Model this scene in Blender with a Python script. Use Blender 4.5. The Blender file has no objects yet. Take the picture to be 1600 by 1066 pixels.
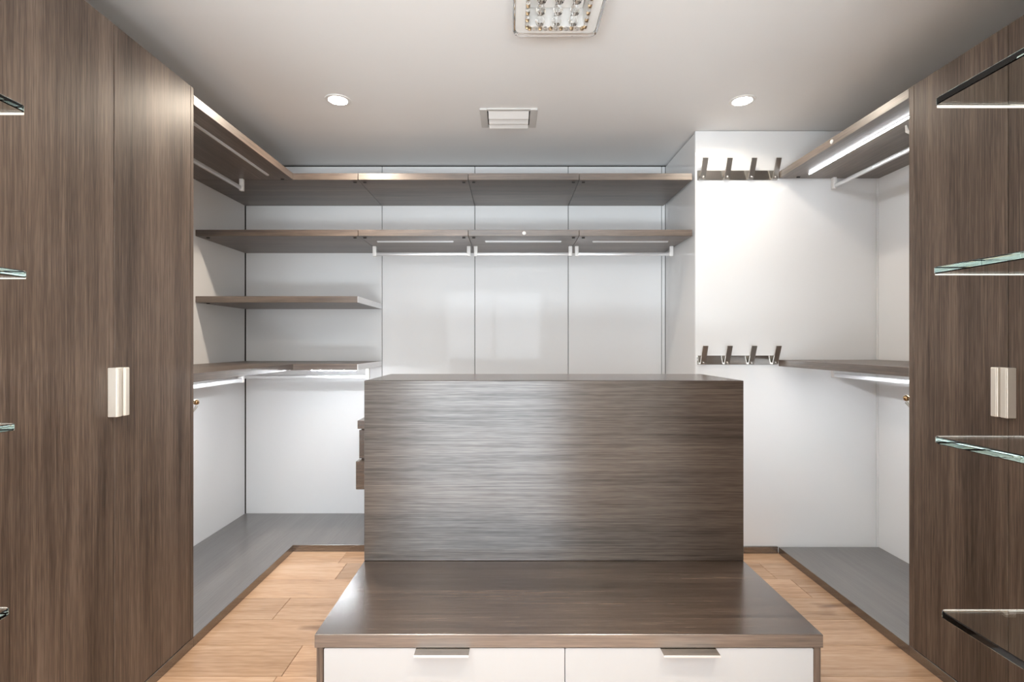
import bpy, bmesh, math, random
from mathutils import Vector
random.seed(7)
sc = bpy.context.scene
COL = sc.collection

# ------------------------------------------------------------------ camera, world, light, exposure
EYE = 1.249
cd = bpy.data.cameras.new('camera'); cam = bpy.data.objects.new('camera', cd); COL.objects.link(cam)
cam.location = (0, 0, EYE); cam.rotation_euler = (math.pi / 2, 0, 0)
cd.sensor_width = 36; cd.lens = 18.0; cd.shift_x = 0.001875; cd.shift_y = 0.003125; cd.clip_start = 0.02
sc.camera = cam
w = bpy.data.worlds.new('world'); sc.world = w; w.use_nodes = True
w.node_tree.nodes['Background'].inputs[0].default_value = (0.80, 0.90, 1.0, 1)
w.node_tree.nodes['Background'].inputs[1].default_value = 1.0
sc.view_settings.view_transform = 'Standard'; sc.view_settings.look = 'None'
sc.view_settings.gamma = 1.0; sc.view_settings.use_curve_mapping = False
sc.view_settings.exposure = 0.58
sc.cycles.max_bounces = 24; sc.cycles.transmission_bounces = 24; sc.cycles.glossy_bounces = 6; sc.cycles.diffuse_bounces = 10
ld = bpy.data.lights.new('daylight_fill', 'AREA'); ld.shape = 'RECTANGLE'; ld.size = 6.4; ld.size_y = 2.4
ld.energy = 340; ld.color = (0.86, 0.93, 1.0)
lo = bpy.data.objects.new('daylight_fill', ld); COL.objects.link(lo)
lo.location = (-0.1, -6.5, 1.45); lo.rotation_euler = (math.pi / 2, 0, 0)     # added fill outside the door, stands in for window light from behind
ld = bpy.data.lights.new('ceiling_fill', 'AREA'); ld.shape = 'RECTANGLE'; ld.size = 2.4; ld.size_y = 2.0
ld.energy = 440; ld.color = (0.85, 0.94, 1.0)
lo = bpy.data.objects.new('ceiling_fill', ld); COL.objects.link(lo)
lo.location = (-0.3, -2.9, 0.0); lo.rotation_euler = (math.pi, 0, 0)                  # added fill facing up outside the door, brightens the ceiling
LED_L = {'led_left': 105, 'led_right_top': 24, 'led_right_low': 62}

# ------------------------------------------------------------------ materials
MATS = {}
def newmat(name):
    m = bpy.data.materials.new(name); m.use_nodes = True
    nt = m.node_tree; b = nt.nodes['Principled BSDF']
    MATS[name] = m
    return m, nt, b
def plain(name, col, rough=0.5, metal=0.0, spec=0.5, coat=0.0, noise=0.0):
    m, nt, b = newmat(name)
    b.inputs['Base Color'].default_value = (*col, 1); b.inputs['Roughness'].default_value = rough
    b.inputs['Metallic'].default_value = metal; b.inputs['Specular IOR Level'].default_value = spec
    b.inputs['Coat Weight'].default_value = coat; b.inputs['Coat Roughness'].default_value = 0.04
    if noise:
        tc = nt.nodes.new('ShaderNodeTexCoord'); n = nt.nodes.new('ShaderNodeTexNoise')
        n.inputs['Scale'].default_value = 3.0; n.inputs['Detail'].default_value = 3
        r = nt.nodes.new('ShaderNodeValToRGB')
        r.color_ramp.elements[0].color = tuple(c * (1 - noise) for c in col) + (1,)
        r.color_ramp.elements[1].color = tuple(min(1, c * (1 + noise)) for c in col) + (1,)
        nt.links.new(tc.outputs['Object'], n.inputs['Vector']); nt.links.new(n.outputs['Fac'], r.inputs[0])
        nt.links.new(r.outputs[0], b.inputs['Base Color'])
    return m
def wood(name, axis, cols, rough=0.21, spec=1.0, fine=170.0, bump=0.14, aniso=0.0, rot=0.0, knots=False, coarse=9.0, ior=1.5, sheen_grain=False):
    """grain runs along axis (0,1,2) of the object's own coordinates"""
    m, nt, b = newmat(name); L = nt.links.new
    tc = nt.nodes.new('ShaderNodeTexCoord'); oi = nt.nodes.new('ShaderNodeObjectInfo')
    mul = nt.nodes.new('ShaderNodeVectorMath'); mul.operation = 'SCALE'; mul.inputs[0].default_value = (17.3, 11.7, 23.1)
    L(oi.outputs['Random'], mul.inputs['Scale'])
    add = nt.nodes.new('ShaderNodeVectorMath'); add.operation = 'ADD'
    L(tc.outputs['Object'], add.inputs[0]); L(mul.outputs[0], add.inputs[1])
    def layer(across, along, detail, dist=0.0):
        mp = nt.nodes.new('ShaderNodeMapping'); s = [across] * 3; s[axis] = along; mp.inputs['Scale'].default_value = s
        n = nt.nodes.new('ShaderNodeTexNoise'); n.inputs['Scale'].default_value = 1.0
        n.inputs['Detail'].default_value = detail; n.inputs['Roughness'].default_value = 0.6; n.inputs['Distortion'].default_value = dist
        L(add.outputs[0], mp.inputs['Vector']); L(mp.outputs[0], n.inputs['Vector']); return n.outputs['Fac']
    c1 = layer(coarse, 0.55, 3, 0.25); f1 = layer(fine, 3.0, 2); f2 = layer(fine * 2.3, 14.0, 1)
    def mix(a, bb, fa):
        mx = nt.nodes.new('ShaderNodeMix'); mx.data_type = 'FLOAT'; mx.inputs[0].default_value = fa
        L(a, mx.inputs[2]); L(bb, mx.inputs[3]); return mx.outputs[0]
    g = mix(c1, mix(f1, f2, 0.4), 0.56)
    r = nt.nodes.new('ShaderNodeValToRGB'); cr = r.color_ramp
    cr.elements[0].position = 0.36; cr.elements[0].color = (*cols[0], 1)
    cr.elements[1].position = 0.64; cr.elements[1].color = (*cols[2], 1)
    e = cr.elements.new(0.5); e.color = (*cols[1], 1)
    L(g, r.inputs[0]); out = r.outputs[0]
    if knots:                                            # board-to-board tone and a few dark knots
        hs = nt.nodes.new('ShaderNodeHueSaturation'); mr = nt.nodes.new('ShaderNodeMapRange')
        mr.inputs[3].default_value = 0.80; mr.inputs[4].default_value = 1.18
        L(oi.outputs['Random'], mr.inputs[0]); L(mr.outputs[0], hs.inputs['Value']); L(out, hs.inputs['Color'])
        mp = nt.nodes.new('ShaderNodeMapping'); s = [11.0] * 3; s[axis] = 3.2; mp.inputs['Scale'].default_value = s
        v = nt.nodes.new('ShaderNodeTexNoise'); v.inputs['Scale'].default_value = 0.8; v.inputs['Detail'].default_value = 2
        L(add.outputs[0], mp.inputs[0]); L(mp.outputs[0], v.inputs['Vector'])
        kr = nt.nodes.new('ShaderNodeValToRGB'); kr.color_ramp.elements[0].position = 0.22; kr.color_ramp.elements[0].color = (0.30, 0.24, 0.22, 1)
        kr.color_ramp.elements[1].position = 0.36; kr.color_ramp.elements[1].color = (1, 1, 1, 1)
        L(v.outputs['Fac'], kr.inputs[0])
        mm = nt.nodes.new('ShaderNodeMix'); mm.data_type = 'RGBA'; mm.blend_type = 'MULTIPLY'; mm.inputs[0].default_value = 1.0
        L(hs.outputs[0], mm.inputs[6]); L(kr.outputs[0], mm.inputs[7]); out = mm.outputs[2]
    L(out, b.inputs['Base Color'])
    b.inputs['Roughness'].default_value = rough; b.inputs['Specular IOR Level'].default_value = spec; b.inputs['IOR'].default_value = ior
    if sheen_grain:                                      # open pores shine less than the smooth wood between them
        mr2 = nt.nodes.new('ShaderNodeMapRange'); mr2.inputs[1].default_value = 0.40; mr2.inputs[2].default_value = 0.60
        mr2.inputs[3].default_value = 0.62; mr2.inputs[4].default_value = 1.0
        L(mix(g, mix(f1, f2, 0.35), 0.6), mr2.inputs[0]); L(mr2.outputs[0], b.inputs['Specular IOR Level'])
    if aniso:
        b.inputs['Anisotropic'].default_value = aniso; b.inputs['Anisotropic Rotation'].default_value = rot
        t = nt.nodes.new('ShaderNodeTangent'); t.direction_type = 'RADIAL'; t.axis = 'Z'
        L(t.outputs[0], b.inputs['Tangent'])
    bp = nt.nodes.new('ShaderNodeBump'); bp.inputs['Strength'].default_value = bump; bp.inputs['Distance'].default_value = 0.0012
    L(mix(f1, f2, 0.5), bp.inputs['Height']); L(bp.outputs[0], b.inputs['Normal'])
    return m
def emit(name, col, strength):
    m, nt, b = newmat(name)
    b.inputs['Base Color'].default_value = (0.8, 0.8, 0.8, 1)
    b.inputs['Emission Color'].default_value = (*col, 1); b.inputs['Emission Strength'].default_value = strength
    return m
def glassmat(name, col, absorb=None, dens=0.0, rough=0.0, ior=1.5, sheen_grain=False):
    m, nt, b = newmat(name)
    b.inputs['Base Color'].default_value = (*col, 1); b.inputs['Roughness'].default_value = rough
    b.inputs['Transmission Weight'].default_value = 1.0; b.inputs['IOR'].default_value = ior
    if absorb:
        v = nt.nodes.new('ShaderNodeVolumeAbsorption'); v.inputs[0].default_value = (*absorb, 1); v.inputs[1].default_value = dens
        nt.links.new(v.outputs[0], nt.nodes['Material Output'].inputs['Volume'])
    return m

DARK = [(0.044, 0.031, 0.024), (0.114, 0.081, 0.062), (0.208, 0.155, 0.121)]
DARKX = [(0.036, 0.024, 0.018), (0.088, 0.060, 0.044), (0.160, 0.112, 0.083)]
DARK_SHEEN = [(0.085, 0.077, 0.073), (0.130, 0.119, 0.113), (0.180, 0.168, 0.160)]  # lighter and greyer: the platform top's sheen is put into the colour
OAK = [(0.42, 0.250, 0.145), (0.58, 0.370, 0.228), (0.68, 0.465, 0.31)]
wood('wood_x', 0, DARKX, ior=1.88); wood('wood_y', 1, DARKX, ior=1.88); wood('wood_z', 2, DARK, rough=0.42, spec=0.42)
wood('wood_shelf_x', 0, DARK, rough=0.38, spec=1.0, ior=1.62); wood('wood_shelf_y', 1, DARK, rough=0.38, spec=1.0, ior=1.62)
wood('wood_platform_sheen', 1, DARK_SHEEN, rough=0.28, ior=2.0)
wood('wood_panel', 0, [tuple(v * 0.5 for v in c) for c in DARKX], rough=0.34, spec=1.0, ior=1.6, bump=0.25, aniso=0.9, rot=0.25, sheen_grain=True, fine=190.0)
wood('oak', 0, OAK, rough=0.24, spec=0.6, fine=60.0, bump=0.12, knots=True, coarse=7.0)
plain('lacquer', (0.845, 0.85, 0.855), rough=0.06, spec=0.14, noise=0.008)
plain('drawer_white', (0.50, 0.51, 0.52), rough=0.28, noise=0.01)
plain('ceiling_paint', (0.88, 0.88, 0.875), rough=0.75, noise=0.012)
plain('wall_paint', (0.78, 0.76, 0.73), rough=0.6, noise=0.012)
plain('joint_dark', (0.035, 0.03, 0.028), rough=0.6)
plain('subfloor', (0.10, 0.06, 0.035), rough=0.8)
plain('steel', (0.62, 0.60, 0.57), rough=0.16, metal=1.0)
plain('steel_brushed', (0.58, 0.56, 0.53), rough=0.32, metal=1.0)
plain('aluminium', (0.82, 0.82, 0.83), rough=0.32, metal=0.55)
plain('nickel', (0.84, 0.81, 0.75), rough=0.30, metal=0.35)
plain('brass', (0.50, 0.34, 0.19), rough=0.22, metal=1.0)
plain('gold', (0.50, 0.40, 0.28), rough=0.2, metal=1.0)
plain('steel_light', (0.80, 0.79, 0.77), rough=0.35, metal=0.35)
plain('plastic_white', (0.85, 0.84, 0.82), rough=0.35)
plain('vent_grey', (0.66, 0.65, 0.63), rough=0.45)
plain('led_off', (0.62, 0.62, 0.62), rough=0.4)
plain('edge_cream', (0.88, 0.85, 0.78), rough=0.30)
plain('bulb_lens', (0.9, 0.88, 0.85), rough=0.3)
for k_, v_ in LED_L.items(): emit(k_, (0.90, 0.95, 1.0), v_)
emit('downlight_glow', (1.0, 0.93, 0.82), 30)
plain('lamp_diffuser', (0.85, 0.85, 0.83), rough=0.25)
glassmat('shelf_glass', (0.96, 0.995, 0.985), absorb=(0.18, 0.68, 0.68), dens=1.5)
glassmat('crystal', (1, 1, 1), ior=1.6)
m, nt, b = newmat('window_glass'); nt.nodes.remove(b)                          # thin clear pane
tr = nt.nodes.new('ShaderNodeBsdfTransparent'); gl = nt.nodes.new('ShaderNodeBsdfGlossy'); gl.inputs['Roughness'].default_value = 0.02
mx = nt.nodes.new('ShaderNodeMixShader'); mx.inputs[0].default_value = 0.06
nt.links.new(tr.outputs[0], mx.inputs[1]); nt.links.new(gl.outputs[0], mx.inputs[2]); nt.links.new(mx.outputs[0], nt.nodes['Material Output'].inputs['Surface'])

# ------------------------------------------------------------------ helpers
WORLD = {}
def wloc(o): return WORLD.get(o.name, Vector((0, 0, 0))) if o else Vector((0, 0, 0))
def link(o, loc, parent):
    COL.objects.link(o); loc = Vector(loc)
    WORLD[o.name] = loc
    if parent: o.parent = parent; o.location = loc - wloc(parent)
    else: o.location = loc
    return o
def mesh_obj(name, bm, center, mat, parent=None, smooth=False):
    me = bpy.data.meshes.new(name); bm.to_mesh(me); bm.free()
    me.materials.append(MATS[mat])
    if smooth:
        for p in me.polygons: p.use_smooth = True
        try: me.set_sharp_from_angle(angle=math.radians(35))
        except Exception: pass
    return link(bpy.data.objects.new(name, me), center, parent)
def bm_box(bm, lo, hi, c):
    lo = Vector(lo) - c; hi = Vector(hi) - c
    vs = [bm.verts.new((x, y, z)) for x in (lo.x, hi.x) for y in (lo.y, hi.y) for z in (lo.z, hi.z)]
    for f in ((0,1,3,2),(4,6,7,5),(0,4,5,1),(2,3,7,6),(0,2,6,4),(1,5,7,3)): bm.faces.new([vs[i] for i in f])
def box(name, lo, hi, mat, parent=None, bevel=0.0015, seg=1):
    c = (Vector(lo) + Vector(hi)) / 2; bm = bmesh.new(); bm_box(bm, lo, hi, c)
    bmesh.ops.recalc_face_normals(bm, faces=bm.faces)
    if bevel: bmesh.ops.bevel(bm, geom=bm.edges[:], offset=bevel, segments=seg, affect='EDGES', profile=0.5)
    return mesh_obj(name, bm, c, mat, parent, smooth=seg > 1)
def boxes(name, lst, mat, parent=None):
    allp = [p for b_ in lst for p in b_]
    c = Vector([(min(p[i] for p in allp) + max(p[i] for p in allp)) / 2 for i in range(3)])
    bm = bmesh.new()
    for lo_, hi_ in lst: bm_box(bm, lo_, hi_, c)
    bmesh.ops.recalc_face_normals(bm, faces=bm.faces)
    return mesh_obj(name, bm, c, mat, parent)
def prism(name, pts, z0, z1, mat, parent=None, bevel=0.0015, seg=1):
    """plan polygon extruded in z"""
    c = Vector((sum(p[0] for p in pts) / len(pts), sum(p[1] for p in pts) / len(pts), (z0 + z1) / 2)); bm = bmesh.new()
    a = [bm.verts.new((p[0] - c.x, p[1] - c.y, z0 - c.z)) for p in pts]; bb = [bm.verts.new((p[0] - c.x, p[1] - c.y, z1 - c.z)) for p in pts]
    n = len(pts); bm.faces.new(a[::-1]); bm.faces.new(bb)
    for i in range(n): bm.faces.new((a[i], a[(i + 1) % n], bb[(i + 1) % n], bb[i]))
    bmesh.ops.recalc_face_normals(bm, faces=bm.faces)
    if bevel:
        ed = [e for e in bm.edges if abs(e.verts[0].co.z - e.verts[1].co.z) < 1e-6]
        bmesh.ops.bevel(bm, geom=ed, offset=bevel, segments=seg, affect='EDGES', profile=0.5)
    return mesh_obj(name, bm, c, mat, parent)
def tube(name, pts, radii, mat, parent=None, n=12):
    pts = [Vector(p) for p in pts]; c = sum(pts, Vector()) / len(pts); bm = bmesh.new(); rings = []
    for i, p in enumerate(pts):
        d = (pts[min(i + 1, len(pts) - 1)] - pts[max(i - 1, 0)]).normalized()
        u = d.cross(Vector((0.31, 0.17, 0.94))).normalized(); v = d.cross(u)
        r = radii[i] if isinstance(radii, (list, tuple)) else radii
        rings.append([bm.verts.new(p - c + r * (math.cos(2 * math.pi * k / n) * u + math.sin(2 * math.pi * k / n) * v)) for k in range(n)])
    for a, bb in zip(rings, rings[1:]):
        for k in range(n): bm.faces.new((a[k], a[(k + 1) % n], bb[(k + 1) % n], bb[k]))
    bm.faces.new(rings[0][::-1]); bm.faces.new(rings[-1])
    bmesh.ops.recalc_face_normals(bm, faces=bm.faces)
    return mesh_obj(name, bm, c, mat, parent, smooth=True)
def lathe(name, prof, center, mat, parent=None, n=32, smooth=True):
    """profile of (radius, z) turned about z"""
    bm = bmesh.new(); rings = []
    for r, z in prof: rings.append([bm.verts.new((r * math.cos(2 * math.pi * k / n), r * math.sin(2 * math.pi * k / n), z)) for k in range(n)])
    for a, bb in zip(rings, rings[1:]):
        for k in range(n): bm.faces.new((a[k], a[(k + 1) % n], bb[(k + 1) % n], bb[k]))
    bm.faces.new(rings[0][::-1]); bm.faces.new(rings[-1])
    bmesh.ops.recalc_face_normals(bm, faces=bm.faces)
    return mesh_obj(name, bm, center, mat, parent, smooth)
def ball(name, r, center, mat, parent=None, scale=(1, 1, 1), u=16, v=10, smooth=True):
    bm = bmesh.new(); bmesh.ops.create_uvsphere(bm, u_segments=u, v_segments=v, radius=r)
    bmesh.ops.scale(bm, vec=scale, verts=bm.verts)
    return mesh_obj(name, bm, center, mat, parent, smooth)
def thing(name, loc, label, cat, group=None):
    o = link(bpy.data.objects.new(name, None), loc, None); o.empty_display_size = 0.05
    return tag(o, label, cat, group)
def tag(o, label, cat, group=None):
    o['label'] = label; o['category'] = cat
    if group: o['group'] = group
    return o
def struct(o, label=None):
    o['kind'] = 'structure'
    if label: o['label'] = label
    return o

# ------------------------------------------------------------------ dimensions (metres, camera at x=0 y=0)
XL, XLF = -1.894, -1.305          # left wall, front of the left run
XR, XRF = 2.198, 1.600            # right wall, front of the right run
YB, YF = 3.66, 3.08               # back wall, front of the back run
XC = 1.110                        # side of the boxed-out column
HC = 2.530                        # ceiling
LW0, LW1 = 0.97, 2.112            # left wardrobe from / to
RW0, RW1 = 0.97, 2.0546
M1, M2, M3, M4 = -0.915, -0.2516, 0.416, 1.084   # module joints on the back wall

# ------------------------------------------------------------------ the setting
struct(box('ceiling', (XL - .15, -1.75, HC), (XR + .15, YB + .2, HC + .12), 'ceiling_paint', bevel=0))
fl = struct(box('floor', (XL - .15, -1.75, -0.12), (XR + .15, YB + .2, -0.012), 'subfloor', bevel=0))
# oak boards, running across the room
PW = 0.199; ytop = 2.92 + PW; rows = int((ytop + 1.6) / PW)
shared = {}
offs = {0: [-0.98, 1.62], 1: [-0.93, -0.30, 1.42], 2: [-0.72, 1.49], 3: [-1.08, 0.6], 4: [-0.4, 1.1], 5: [-0.86, 0.9]}
for r in range(rows):
    y1 = ytop - r * PW; y0 = y1 - PW
    cuts = offs.get(r) or [random.uniform(-1.2, -0.2), random.uniform(0.5, 1.5)]
    xs = [-1.40] + sorted(cuts) + [1.70]
    if y1 < 0.96: xs = [-1.16] + [c for c in sorted(cuts) if -1.0 < c < 0.9] + [1.04]
    for a, bb in zip(xs, xs[1:]):
        key = round(bb - a, 3); g = 0.0009
        if key not in shared:
            o = box('plank', (a + g, y0 + g, -0.012), (bb - g, y1 - g, 0.0), 'oak', fl, bevel=0.0012); shared[key] = o.data
        else:
            link(bpy.data.objects.new('plank', shared[key]), ((a + bb) / 2, (y0 + y1) / 2, -0.006), fl)
# back wall: dark substrate with four lacquered panels hung on it
wb = struct(box('wall_back', (XL - .15, YB + .012, 0), (XR + .15, YB + .15, HC), 'joint_dark', bevel=0))
TOPG = 0.012
for a, bb in ((XL + .004, M1), (M1, M2), (M2, M3), (M3, M4), (M4, XC)):
    box('wall_panel', (a + .0022, YB, 0.0), (bb - .0022, YB + .012, HC - TOPG), 'lacquer', wb, bevel=0.001)
wl = struct(box('wall_left', (XL - .15, -1.75, 0), (XL - .012, YB + .012, HC), 'joint_dark', bevel=0))
box('wall_panel', (XL - .012, LW0 - .5, 0.0), (XL, YB - .004, HC - TOPG), 'lacquer', wl, bevel=0.001)
wr = struct(box('wall_right', (XR + .012, -1.75, 0), (XR + .15, YB + .012, HC), 'joint_dark', bevel=0))
box('wall_panel', (XR, LW0 - .5, 0.0), (XR + .012, YF - .0245, HC - TOPG), 'lacquer', wr, bevel=0.001)
box('corner_strip', (XR - .003, YF - .022, 0.0), (XR + .012, YF - .001, HC - TOPG), 'lacquer', wr, bevel=0.002)
wc = struct(box('wall_column', (XC + .012, YF + .012, 0), (XR + .012, YB + .012, HC), 'joint_dark', bevel=0))
box('wall_panel', (XC, YF + .001, 0.0), (XC + .012, YB - .003, HC - TOPG), 'lacquer', wc, bevel=0.001)
box('wall_panel', (XC, YF - .012, 0.0), (XR - .004, YF, HC - 0.003), 'lacquer', wc, bevel=0.0015)
# column foot strip
struct(box('baseboard_back', (XC + .001, YF - .028, 0.0), (XRF - .002, YF - .0125, 0.040), 'wood_x', bevel=0.001))
# entrance: walls beside the photographer; the unseen glazed door behind is added for the light
ENT = 0.955; EXL, EXR = -1.16, 1.04
struct(box('wall_entry_left', (XL - .012, -1.6, 0), (EXL, ENT, HC), 'wall_paint', bevel=0))
struct(box('wall_entry_right', (EXR, -1.6, 0), (XR + .012, ENT, HC), 'wall_paint', bevel=0))
DX0, DX1, DZ = -1.15, 0.58, 2.46
struct(boxes('wall_rear', [((XL, -1.72, 0), (DX0, -1.6, HC)), ((DX1, -1.72, 0), (XR, -1.6, HC)), ((DX0, -1.72, DZ), (DX1, -1.6, HC))], 'wall_paint'))
dr = struct(link(bpy.data.objects.new('door_added', None), ((DX0 + DX1) / 2, -1.66, 0), None))
for a, bb in ((DX0, DX0 + .05), (DX1 - .05, DX1), ((DX0 + DX1) / 2 - .03, (DX0 + DX1) / 2 + .03)):
    box('door_stile', (a, -1.69, 0.0), (bb, -1.63, DZ), 'plastic_white', dr, bevel=0.003)
for z0, z1 in ((0.0, 0.07), (DZ - .06, DZ)):
    for a, bb in ((DX0 + .05, (DX0 + DX1) / 2 - .03), ((DX0 + DX1) / 2 + .03, DX1 - .05)):
        box('door_rail', (a, -1.685, z0), (bb, -1.635, z1), 'plastic_white', dr, bevel=0.003)
for a, bb in ((DX0 + .05, (DX0 + DX1) / 2 - .03), ((DX0 + DX1) / 2 + .03, DX1 - .05)):
    box('pane', (a, -1.664, 0.07), (bb, -1.656, DZ - .06), 'window_glass', dr, bevel=0)

# ------------------------------------------------------------------ floor platforms
pf = thing('floor_platform', (XL + .3, 2.6, 0), 'low L-shaped dark wood floor platform running along the left and back walls', 'platform')
e = .003
prism('top_board', [(XL + .001, LW1), (XLF - e, LW1), (XLF - e, YF + e), (XC - .002, YF + e), (XC - .002, YB - .001), (XL + .001, YB - .001)], 0.0, 0.040, 'wood_platform_sheen', pf, bevel=0.001)
box('edge_strip', (XLF - e + .0001, LW1, 0.0), (XLF, YF + e, 0.0398), 'wood_y', pf, bevel=0.0006)
box('edge_strip', (XLF + .0002, YF, 0.0), (XC - .002, YF + e - .0001, 0.0398), 'wood_x', pf, bevel=0.0006)
pf = thing('floor_platform', (XRF + .3, 2.55, 0), 'low dark wood floor platform in the right alcove below the coat hooks', 'platform')
box('top_board', (XRF + e, RW1, 0.0), (XR - .001, YF - .03, 0.040), 'wood_platform_sheen', pf, bevel=0.001)
box('edge_strip', (XRF, RW1, 0.0), (XRF + e - .0001, YF - .03, 0.0398), 'wood_y', pf, bevel=0.0006)

# ------------------------------------------------------------------ wardrobes
def handle(parent, x, y, z0, z1, s):
    """cast bar pull: s = direction it stands out from the door (+1 / -1 in x)"""
    x1 = x + s * 0.030
    lo_, hi_ = min(x, x1), max(x, x1)
    h = box('door_handle', (lo_, y - .0125, z0), (hi_, y + .0125, z1), 'nickel', parent, bevel=0.002)
    xa, xb = (x1, x1 + s * 0.004)
    box('handle_ridge', (min(xa, xb), y - .011, z0 + .001), (max(xa, xb), y - .002, z1 - .001), 'nickel', h, bevel=0.001)
    return h
def wardrobe(label, xf, xb, s, y0, y1, top, seams, thick, hz):
    """xf front plane, xb wall, s = outward direction of the fronts"""
    t = thing('wardrobe', ((xf + xb) / 2, (y0 + y1) / 2, 0), label, 'wardrobe')
    X = lambda a, c: (min(a, c), max(a, c))
    def bx(n, xa, xc, ya, yb, za, zb, mat, par=t, bevel=0.0015):
        l, h = X(xa, xc); return box(n, (l, ya, za), (h, yb, zb), mat, par, bevel)
    wall = xb + s * 0.001
    bx('side_panel', wall, xf, y1 - thick, y1 - .0004, 0.0405, top, 'wood_z')
    bx('side_panel', wall, xf - s * .022, y0, y0 + .02, 0.041, top - .001, 'wood_z')
    bx('plinth', wall, xf, y0, y1 - .0004, 0.0, 0.040, 'wood_y')
    bx('top_panel', wall, xf - s * .023, y0 + .0205, y1 - thick - .0005, top - .025, top - .001, 'wood_y')
    bx('back_panel', wall, wall + s * .01, y0 + .0205, y1 - thick - .0005, 0.041, top - .026, 'wood_z')
    ys = [y0] + sorted(seams) + [y1 - thick]
    doors = []
    for a, c in zip(ys, ys[1:]):
        doors.append(bx('door', xf - s * .021, xf + s * .0005, a + .0013, c - .0013, 0.0435, top - .001, 'wood_z'))
    k = ys.index(max(seams))
    handle(doors[k], xf + s * .0006, max(seams) + .0165, hz - .08, hz + .08, s)
    handle(doors[k - 1], xf + s * .0006, max(seams) - .0165, hz - .08, hz + .08, s)
    return t
wardrobe('tall dark brown wood wardrobe with paired pull handles on the left', XLF, XL, 1, LW0, LW1, 2.306, [1.274, 1.687], 0.020, 1.092)
wardrobe('tall dark brown wood wardrobe on the right behind the glass shelves', XRF, XR, -1, RW0, RW1, 2.277, [1.245, 1.645], 0.026, 1.094)

# ------------------------------------------------------------------ shelves
def shelf(label, lo, hi, axis, group, led=None, led_on=None, dot=None, caps=(), pins=()):
    t = thing('wall_shelf', ((lo[0] + hi[0]) / 2, (lo[1] + hi[1]) / 2, lo[2]), label, 'shelf', group)
    box('board', lo, hi, 'wood_shelf_x' if axis == 0 else 'wood_shelf_y', t, bevel=0.0012)
    if led:
        (x0, y0), (x1, y1) = led
        ch = box('light_channel', (x0, y0, lo[2] - .0035), (x1, y1, lo[2] - .0002), 'aluminium', t, bevel=0.0005)
        m_ = 0.0025
        box('light_strip', (x0 + m_, y0 + m_, lo[2] - .0080), (x1 - m_, y1 - m_, lo[2] - .0030), led_on or 'led_off', ch, bevel=0)
    for x0, x1 in caps:
        box('end_cap', (x0, lo[1] + .001, lo[2] + .0005), (x1, hi[1] - .001, hi[2] - .0005), 'aluminium', t, bevel=0.0005)
    for px, py in pins:
        box('shelf_pin', (px - .009, py - .005, lo[2] - .006), (px + .009, py + .005, lo[2] - .0002), 'joint_dark', t, bevel=0.001)
    if dot:
        d = dot; ball('sensor_button', 0.0115, d, 'plastic_white', t, scale=(1, 0.5, 1) if axis == 0 else (0.5, 1, 1))
    return t
G1 = 'dark wood shelves on the back and left walls'; g = 0.0012
ZT0, ZT1 = 2.238, 2.278; ZM0, ZM1 = 1.900, 1.938; Z30, Z31 = 1.500, 1.538; Z40, Z41 = 1.092, 1.129
BK = YB - .001
shelf('top shelf over the left alcove, with unlit light channel, beside the tall wardrobe', (XL + .001, LW1, ZT0), (XLF, YF - g, ZT1), 1, G1, led=((-1.420, LW1 + .03), (-1.404, 2.985)), pins=((-1.36, YF - .02), (-1.84, LW1 + .35)))
shelf('leftmost of the four top back shelves, reaching into the left corner', (XL + .001, YF, ZT0), (M1 - g, BK, ZT1), 0, G1, pins=((M1 - .03, YF + .04),))
shelf('top back shelf second from the left', (M1 + g, YF, ZT0), (M2 - g, BK, ZT1), 0, G1, pins=((M1 + .03, YF + .04), (M2 - .03, YF + .04)))
shelf('top back shelf third from the left, straight under the ceiling vent', (M2 + g, YF, ZT0), (M3 - g, BK, ZT1), 0, G1, pins=((M2 + .03, YF + .04), (M3 - .03, YF + .04)))
shelf('rightmost top back shelf, ending at the white column', (M3 + g, YF, ZT0), (M4 + .012, BK, ZT1), 0, G1, pins=((M3 + .03, YF + .04),))
shelf('second-row back shelf in the left corner, with no rail below', (XL + .001, YF, ZM0), (M1 - g, BK, ZM1), 0, G1, pins=((M1 - .03, YF + .04), (-1.84, YF + .04)))
shelf('second-row back shelf above the leftmost of the three back rails', (M1 + g, YF, ZM0), (M2 - g, BK, ZM1), 0, G1, led=((-.840, 3.226), (-.357, 3.242)), pins=((M1 + .03, YF + .04), (M2 - .03, YF + .04)))
shelf('second-row back shelf with a small white round button on its front edge', (M2 + g, YF, ZM0), (M3 - g, BK, ZM1), 0, G1, led=((-.157, 3.226), (.324, 3.242)), dot=(0.0847, YF - .001, 1.917), pins=((M2 + .03, YF + .04), (M3 - .03, YF + .04)))
shelf('second-row back shelf at the right end beside the white column', (M3 + g, YF, ZM0), (M4 + .012, BK, ZM1), 0, G1, led=((.520, 3.226), (.998, 3.242)), pins=((M3 + .03, YF + .04),))
shelf('short third-row shelf in the left corner with a pale metal end', (XL + .001, YF, Z30), (M1 - .004, BK, Z31), 0, G1, caps=((M1 - .004, M1),), pins=((-1.84, YF + .04),))
shelf('waist-high shelf along the left wall, lit from below', (XL + .001, LW1, Z40), (XLF, YF - g, Z41), 1, G1, led=((-1.430, LW1 + .04), (-1.414, 2.97)), led_on='led_left')
shelf('waist-high back shelf in the left corner with pale metal end, just left of the island', (XL + .001, YF, Z40), (M1 - .006, BK, Z41), 0, G1, led=((-1.24, 3.186), (-.96, 3.202)), led_on='led_left', caps=((M1 - .006, M1),))
G2 = 'dark wood shelves in the right alcove'
RT0, RT1 = 2.237, 2.276; RL0, RL1 = 1.118, 1.156
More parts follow.
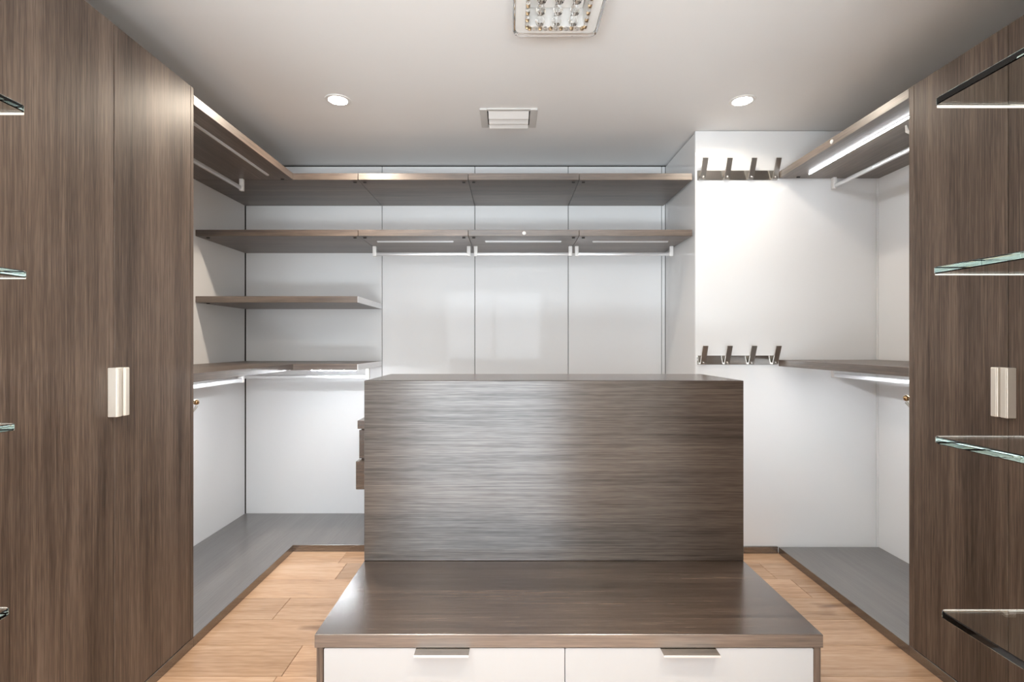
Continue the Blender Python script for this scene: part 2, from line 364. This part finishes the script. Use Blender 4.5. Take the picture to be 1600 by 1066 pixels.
shelf('top shelf of the right alcove with a glowing light strip underneath', (XRF, RW1, RT0), (XR - .001, YF - .0305, RT1), 1, G2, led=((1.721, RW1 + .02), (1.733, 2.955)), led_on='led_right_top', dot=(XRF - .001, 2.545, 2.256), pins=((1.70, 3.02),))
shelf('waist-high shelf of the right alcove above a clothes rail', (XRF, RW1, RL0), (XR - .001, YF - .0305, RL1), 1, G2, led=((1.770, RW1 + .02), (1.786, 2.80)), led_on='led_right_low')

# ------------------------------------------------------------------ clothes rails
def rail(label, a, bb, zshelf, drop, axis, group):
    """a, bb: (x, y) ends of the bar below a shelf"""
    t = thing('clothes_rail', ((a[0] + bb[0]) / 2, (a[1] + bb[1]) / 2, zshelf - drop), label, 'rail', group)
    hw = 0.0075; zb = zshelf - drop; zt = zb + 0.026
    if axis == 0:
        box('rail_bar', (a[0] + .012, a[1] - hw, zb + .003), (bb[0] - .012, a[1] + hw, zt), 'aluminium', t, bevel=0.005, seg=3)
        for x in (a[0], bb[0] - .024): box('bracket', (x, a[1] - .011, zb), (x + .024, a[1] + .011, zshelf - .0003), 'plastic_white', t, bevel=0.003, seg=2)
    else:
        box('rail_bar', (a[0] - hw, a[1] + .012, zb + .003), (a[0] + hw, bb[1] - .012, zt), 'aluminium', t, bevel=0.005, seg=3)
        for y in (a[1], bb[1] - .024): box('bracket', (a[0] - .011, y, zb), (a[0] + .011, y + .024, zshelf - .0003), 'plastic_white', t, bevel=0.003, seg=2)
    return t
GR = 'light metal clothes rails'
rail('clothes rail under the top shelf of the left alcove', (-1.605, LW1 + .01), (-1.605, 3.075), ZT0, 0.072, 1, GR)
rail('leftmost of the three clothes rails under the second back shelves', (-.911, 3.40), (-.262, 3.40), ZM0, 0.067, 0, GR)
rail('middle of the three clothes rails under the second back shelves', (-.240, 3.40), (.412, 3.40), ZM0, 0.067, 0, GR)
rail('rightmost of the three clothes rails under the second back shelves', (.430, 3.40), (1.082, 3.40), ZM0, 0.067, 0, GR)
rail('clothes rail under the waist-high shelf along the left wall', (-1.605, LW1 + .01), (-1.605, 3.075), Z40, 0.072, 1, GR)
rail('clothes rail under the waist-high back shelf left of the island', (-1.79, 3.37), (-.925, 3.37), Z40, 0.072, 0, GR)
rail('clothes rail under the lit top shelf of the right alcove', (1.92, RW1 + .01), (1.92, 3.046), RT0, 0.066, 1, GR)
rail('clothes rail under the waist-high shelf of the right alcove', (1.92, RW1 + .01), (1.92, 3.046), RL0, 0.066, 1, GR)

# ------------------------------------------------------------------ hook rails on the column
def hook_rail(label, z0, z1):
    yp = YF - .0125
    t = thing('hook_rail', (1.36, yp, z0), label, 'hook rail', 'steel hook rails on the white column')
    box('back_plate', (1.120, yp - .006, z0), (1.598, yp, z1), 'steel', t, bevel=0.0012)
    for i in range(4):
        x = 1.148 + i * 0.1435; hw = 0.0155
        # flat bar: from the plate out and up
        prof = [(yp - .006, z0 + .002), (yp - .020, z0 + .002), (yp - .066, z0 + .112), (yp - .060, z0 + .114), (yp - .016, z0 + .012), (yp - .006, z0 + .014)]
        bm = bmesh.new(); c = Vector((x, yp - .03, z0 + .05))
        A = [bm.verts.new((-hw, p[0] - c.y, p[1] - c.z)) for p in prof]; B = [bm.verts.new((hw, p[0] - c.y, p[1] - c.z)) for p in prof]
        bm.faces.new(A); bm.faces.new(B[::-1])
        for k in range(6): bm.faces.new((A[k], B[k], B[(k + 1) % 6], A[(k + 1) % 6]))
        bmesh.ops.recalc_face_normals(bm, faces=bm.faces)
        bmesh.ops.bevel(bm, geom=bm.edges[:], offset=0.0008, segments=1, affect='EDGES')
        hk = mesh_obj('hook', bm, c, 'steel_brushed', t)
        ball('hook_peg', 0.0075, (x, yp - .026, z0 + .012), 'steel', hk)
    return t
hook_rail('upper steel rail of four flat coat hooks, high on the white column', 2.231, 2.289)
hook_rail('lower steel rail of four flat coat hooks, level with the island top', 1.127, 1.181)

# valet hooks on the wardrobe sides
def valet(label, x, y, z, s):
    t = thing('coat_hook', (x, y, z), label, 'hook')
    box('base_plate', (x - .009, y, z - .04), (x + .009, y + .004, z + .02), 'brass', t, bevel=0.001)
    tube('upper_arm', [(x, y + .003, z), (x, y + .03, z + .001), (x, y + .062, z + .003)], [.006, .004, .0045], 'brass', t)
    ball('knob', 0.0125, (x, y + .070, z + .003), 'brass', t)
    tube('lower_arm', [(x, y + .003, z - .030), (x, y + .025, z - .036), (x, y + .045, z - .036), (x + s * .004, y + .055, z - .024), (x + s * .007, y + .062, z - .012)], [.004, .0035, .0035, .004, .006], 'steel_brushed', t)
    return t
valet('small brass ball hook on the side of the left wardrobe', -1.338, LW1 + .0002, 0.999, 1)
valet('small metal hook on the side of the right wardrobe', 1.645, RW1 + .0002, 1.022, -1)

pg = thing('wall_peg', (1.628, RW1, 2.105), 'small pale tapered peg high on the side of the right wardrobe', 'peg')
box('peg_plate', (1.620, RW1 + .0002, 2.100), (1.636, RW1 + .003, 2.118), 'plastic_white', pg, bevel=0.0008)
tube('peg_arm', [(1.628, RW1 + .003, 2.108), (1.628, RW1 + .030, 2.110), (1.629, RW1 + .046, 2.122), (1.630, RW1 + .054, 2.150)], [.006, .006, .0065, .003], 'plastic_white', pg)

# ------------------------------------------------------------------ ceiling fittings
def downlight(label, x, y, watts):
    t = thing('downlight', (x, y, HC), label, 'ceiling light', 'recessed round ceiling lights')
    lathe('trim_ring', [(.048, -.002), (.050, -.005), (.064, -.004), (.066, -.0005), (.048, -.0005)], (x, y, HC), 'plastic_white', t, n=40)
    lathe('lens', [(.0005, -.0035), (.047, -.0035), (.047, -.001), (.0005, -.001)], (x, y, HC), 'downlight_glow', t, n=40)
    l = bpy.data.lights.new('downlight_lamp', 'AREA'); l.shape = 'DISK'; l.size = 0.09; l.energy = watts; l.color = (1.0, 0.85, 0.68); l.spread = math.radians(155)
    o = bpy.data.objects.new('downlight_lamp', l); link(o, (x, y, HC - .006), t)
    return t
downlight('round recessed ceiling light on the left, near the dark wardrobe', -.902, 2.683, 10)
downlight('round recessed ceiling light on the right, above the coat hooks', 1.22, 2.69, 2.8)
downlight('added unseen ceiling light behind the view on the left side', -.62, 0.35, 9)  # unseen lamp, added only for its light
downlight('added unseen ceiling light behind the view on the right side', .60, 0.35, 9)  # likewise added for its light, never in view

vt = thing('air_vent', (-.007, 2.895, HC), 'white square ceiling air vent with three louvres', 'vent')
vx0, vx1, vy0, vy1 = -.166, .150, 2.775, 3.005
for lo_, hi_ in (((vx0, vy0, HC - .011), (vx0 + .040, vy1, HC - .0003)), ((vx1 - .040, vy0, HC - .011), (vx1, vy1, HC - .0003)),
                 ((vx0 + .0402, vy0, HC - .008), (vx1 - .0402, vy0 + .022, HC - .0003)), ((vx0 + .0402, vy1 - .022, HC - .008), (vx1 - .0402, vy1, HC - .0003))):
    box('vent_frame', lo_, hi_, 'vent_grey', vt, bevel=0.002)
box('vent_throat', (vx0 + .0402, vy0 + .0222, HC - .0016), (vx1 - .0402, vy1 - .0222, HC - .0004), 'joint_dark', vt, bevel=0)
for i in range(3):
    yc = vy0 + .050 + i * .062; bm = bmesh.new(); c = Vector(((vx0 + vx1) / 2, yc, HC - .014))
    hw = (vx1 - vx0) / 2 - .047
    pr = [(-.028, .010), (-.020, .011), (.026, -.011), (.030, -.014), (.024, -.014), (-.022, .007)]
    A = [bm.verts.new((-hw, p[0], p[1])) for p in pr]; B = [bm.verts.new((hw, p[0], p[1])) for p in pr]
    bm.faces.new(A); bm.faces.new(B[::-1])
    for k in range(6): bm.faces.new((A[k], B[k], B[(k + 1) % 6], A[(k + 1) % 6]))
    bmesh.ops.recalc_face_normals(bm, faces=bm.faces); mesh_obj('louvre', bm, c, 'plastic_white', vt)

# crystal ceiling lamp
px, py = 0.168, 1.775
lp = thing('crystal_lamp', (px, py, HC), 'flush crystal ceiling lamp with clear frame and hanging drops', 'ceiling light')
box('canopy', (px - .115, py - .115, HC - .035), (px + .115, py + .115, HC - .0003), 'steel', lp, bevel=0.003)
def rrect(hw, r, n=5):
    pts = []
    for cx, cy, a0 in ((hw - r, hw - r, 0), (-hw + r, hw - r, 90), (-hw + r, -hw + r, 180), (hw - r, -hw + r, 270)):
        for k in range(n + 1):
            a = math.radians(a0 + 90 * k / n); pts.append((cx + r * math.cos(a), cy + r * math.sin(a)))
    return pts
def ring(name, o_hw, i_hw, r, z0, z1, mat, parent, cham=0.004):
    bm = bmesh.new(); loops = []
    for hw, z, rr in ((o_hw - cham, z0, r - cham), (o_hw, z0 + cham, r), (o_hw, z1, r), (i_hw, z1, r * .6), (i_hw, z0 + cham, r * .6), (i_hw + cham, z0, r * .6 + cham)):
        loops.append([bm.verts.new((x, y, z)) for x, y in rrect(hw, max(rr, .004))])
    n = len(loops[0])
    for a, bb in zip(loops, loops[1:] + loops[:1]):
        for k in range(n): bm.faces.new((a[k], a[(k + 1) % n], bb[(k + 1) % n], bb[k]))
    bmesh.ops.recalc_face_normals(bm, faces=bm.faces)
    return mesh_obj(name, bm, (px, py, HC), mat, parent)
ring('crystal_frame', .158, .150, .030, -.122, -.070, 'crystal', lp)
ring('frame_band', .149, .112, .022, -.112, -.096, 'lamp_diffuser', lp, cham=0.002)
inner = ring('inner_frame', .111, .100, .008, -.118, -.036, 'steel_light', lp, cham=0.002)
for k in range(11):                                       # faceted studs along the inner frame
    for sx, sy in ((0, 1), (1, 0), (-1, 0)):
        u = -0.096 + k * 0.0192
        ball('crystal_stud', 0.0085, (px + (u if sx == 0 else sx * .106), py + (u if sy == 0 else sy * .106), HC - .120), 'crystal' if k % 2 else 'gold', inner, u=6, v=4, smooth=False)
box('reflector', (px - .098, py - .098, HC - .050), (px + .098, py + .098, HC - .0352), 'lamp_diffuser', lp, bevel=0.002)
for ix in range(3):
    for iy in range(3):
        dx, dy = px + (ix - 1) * .060, py + (iy - 1) * .060 + .018
        d = lathe('crystal_drop', [(.0015, .030), (.008, .021), (.015, .007), (.0170, -.004), (.013, -.016), (.0015, -.023)], (dx, dy, HC - .108), 'crystal', lp, n=8, smooth=False)
        tube('wire', [(dx, dy, HC - .078), (dx, dy, HC - .0505)], 0.0012, 'steel', d, n=6)
        ball('crystal_bead', 0.0085, (dx, dy, HC - .069), 'crystal', d, u=8, v=6, smooth=False)
for sx in (-1, 1):
    for sy in (-1, 1):
        tube('frame_post', [(px + sx * .113, py + sy * .113, HC - .036), (px + sx * .150, py + sy * .150, HC - .072)], 0.003, 'steel', lp, n=8)

# ------------------------------------------------------------------ wall-hung drawer unit behind the island
du = thing('drawer_unit', (-.25, 3.37, .389), 'dark wall-hung drawer unit on the back wall, half hidden behind the island', 'drawers')
box('top_board', (M1 + .002, 3.062, .742), (M3, BK, .792), 'wood_x', du)
box('carcass', (M1 + .014, 3.10, .395), (M3 - .012, BK, .741), 'wood_x', du)
for a, bb in ((M1 + .008, M2 - .002), (M2 + .002, M3 - .006)):
    box('drawer', (a, 3.076, .562), (bb, 3.0995, .733), 'wood_x', du)
    box('drawer', (a - .006 if a < -.8 else a, 3.030, .389), (bb, 3.0995, .555), 'wood_x', du)

# ------------------------------------------------------------------ island bench
IX0, IX1, IY, IB = -.570, .9125, 2.0, 2.452
BZ = 1.492
isl = thing('island_bench', ((IX0 + IX1) / 2, 1.9, 0), 'dark wood island with tall back and low drawer bench in the middle', 'island')
ZS = 0.402; ZP = 1.1065; SB = 0.364
box('back_rest', (IX0, IY, ZS + .0005), (IX1, IY + .022, ZP), 'wood_panel', isl, bevel=0.0015)
box('top_board', (IX0, IY + .0222, ZP - .04), (IX1, IB, ZP), 'wood_x', isl, bevel=0.0015)
box('carcass', (IX0 + .001, IY + .0222, 0.0), (IX1 - .001, IB - .022, ZP - .0402), 'wood_x', isl)
for z0, z1 in ((.06, .39), (.394, .72), (.724, 1.062)):
    for a, bb in ((IX0 + .003, .1695), (.1725, IX1 - .003)):
        box('rear_drawer', (a, IB - .0218, z0), (bb, IB - .002, z1), 'drawer_white', isl)
box('seat_board', (IX0, BZ + .0022, SB), (IX1, IY + .022, ZS), 'wood_x', isl, bevel=0.001)
box('front_edge', (IX0, BZ, SB), (IX1, BZ + .002, ZS - .0003), 'wood_shelf_x', isl, bevel=0.0007)
for a, bb in ((IX0 + .004, IX0 + .024), (IX1 - .024, IX1 - .004)):
    box('side_panel', (a, BZ + .004, 0.0), (bb, IY + .0218, SB - .0002), 'wood_z', isl)
box('bench_carcass', (IX0 + .0245, BZ + .026, 0.0), (IX1 - .0245, IY + .0218, SB - .0005), 'joint_dark', isl)
MID = (883 - 797) * BZ / 800
for a, bb, hx0, hx1 in ((IX0 + .026, MID - .0012, -.2745, -.118), (MID + .0012, IX1 - .026, .4385, .600)):
    # white front with softened corners
    bm = bmesh.new(); c = Vector(((a + bb) / 2, BZ + .0145, .205)); bm_box(bm, (a, BZ + .005, .05), (bb, BZ + .0255, SB - .0042), c)
    bmesh.ops.recalc_face_normals(bm, faces=bm.faces)
    ed = [e for e in bm.edges if abs(e.verts[0].co.y - e.verts[1].co.y) > .01]
    bmesh.ops.bevel(bm, geom=ed, offset=.004, segments=3, affect='EDGES', profile=.5)
    d = mesh_obj('drawer', bm, c, 'drawer_white', isl)
    h = box('drawer_pull', (hx0, BZ - .034, SB - .0038), (hx1, BZ + .012, SB - .0018), 'steel', d, bevel=0.0004)
    box('pull_lip', (hx0, BZ - .036, SB - .0075), (hx1, BZ - .0342, SB - .0018), 'aluminium', h, bevel=0.0004)

# ------------------------------------------------------------------ glass display shelves by the entrance
def glass_shelf(label, xt, xw, yf, z, s):
    """xt free edge, xw wall it is fixed to, yf far edge; s=+1 shelf lies to the right"""
    r = 0.012; th = 0.0125; y0 = yf - 0.62
    def corner(cx, cy, a0):
        return [(cx + r * math.cos(math.radians(a0 + 90 * k / 4)), cy + r * math.sin(math.radians(a0 + 90 * k / 4))) for k in range(5)]
    g_ = s * .004
    if s > 0: pts = [(xw - g_, y0), (xw - g_, yf)] + corner(xt + r, yf - r, 90) + corner(xt + r, y0 + r, 180)
    else: pts = [(xw - g_, yf), (xw - g_, y0)] + corner(xt - r, y0 + r, 270) + corner(xt - r, yf - r, 0)
    t = thing('glass_shelf', ((xt + xw) / 2, yf - .3, z), label, 'shelf', 'clear glass shelves beside the entrance')
    prism('glass_pane', pts, z, z + th, 'shelf_glass', t, bevel=0.0015)
    xa, xb = (xt + .010, xw - .0005) if s > 0 else (xw + .0005, xt - .010)
    box('edge_line', (xa, yf + .0003, z - .001), (xb, yf + .0035, z + .0055), 'edge_cream', t, bevel=0.0006)  # thin cream strip along the far edge
    for yy in (yf - .12, yf - .50):
        xs_ = (xw - .03, xw) if s > 0 else (xw, xw + .03)
        box('support_clip', (xs_[0], yy - .012, z - .009), (xs_[1], yy + .012, z - .0002), 'steel', t, bevel=0.001)
    return t
YG = 0.90
RG = [('topmost glass shelf at the right edge, near the ceiling', 1457, 167), ('second glass shelf from the top at the right edge', 1454, 429), ('third glass shelf from the top at the right edge', 1456, 692), ('lowest glass shelf at the right edge, above the floor', 1466, 963)]
LG = [('topmost glass shelf tip at the left edge', 44, 178), ('second glass shelf tip from the top at the left edge', 47, 435), ('third glass shelf tip from the top at the left edge', 29, 672), ('lowest glass shelf tip at the left edge', 20, 959)]
for lab, x_, y_ in RG: glass_shelf(lab, (x_ - 797) * YG / 800, EXR, YG, EYE - (y_ - 538) * YG / 800, 1)
YGL = 0.93
for lab, x_, y_ in LG: glass_shelf(lab, (x_ - 797) * YGL / 800, EXL, YGL, EYE - (y_ - 538) * YGL / 800, -1)
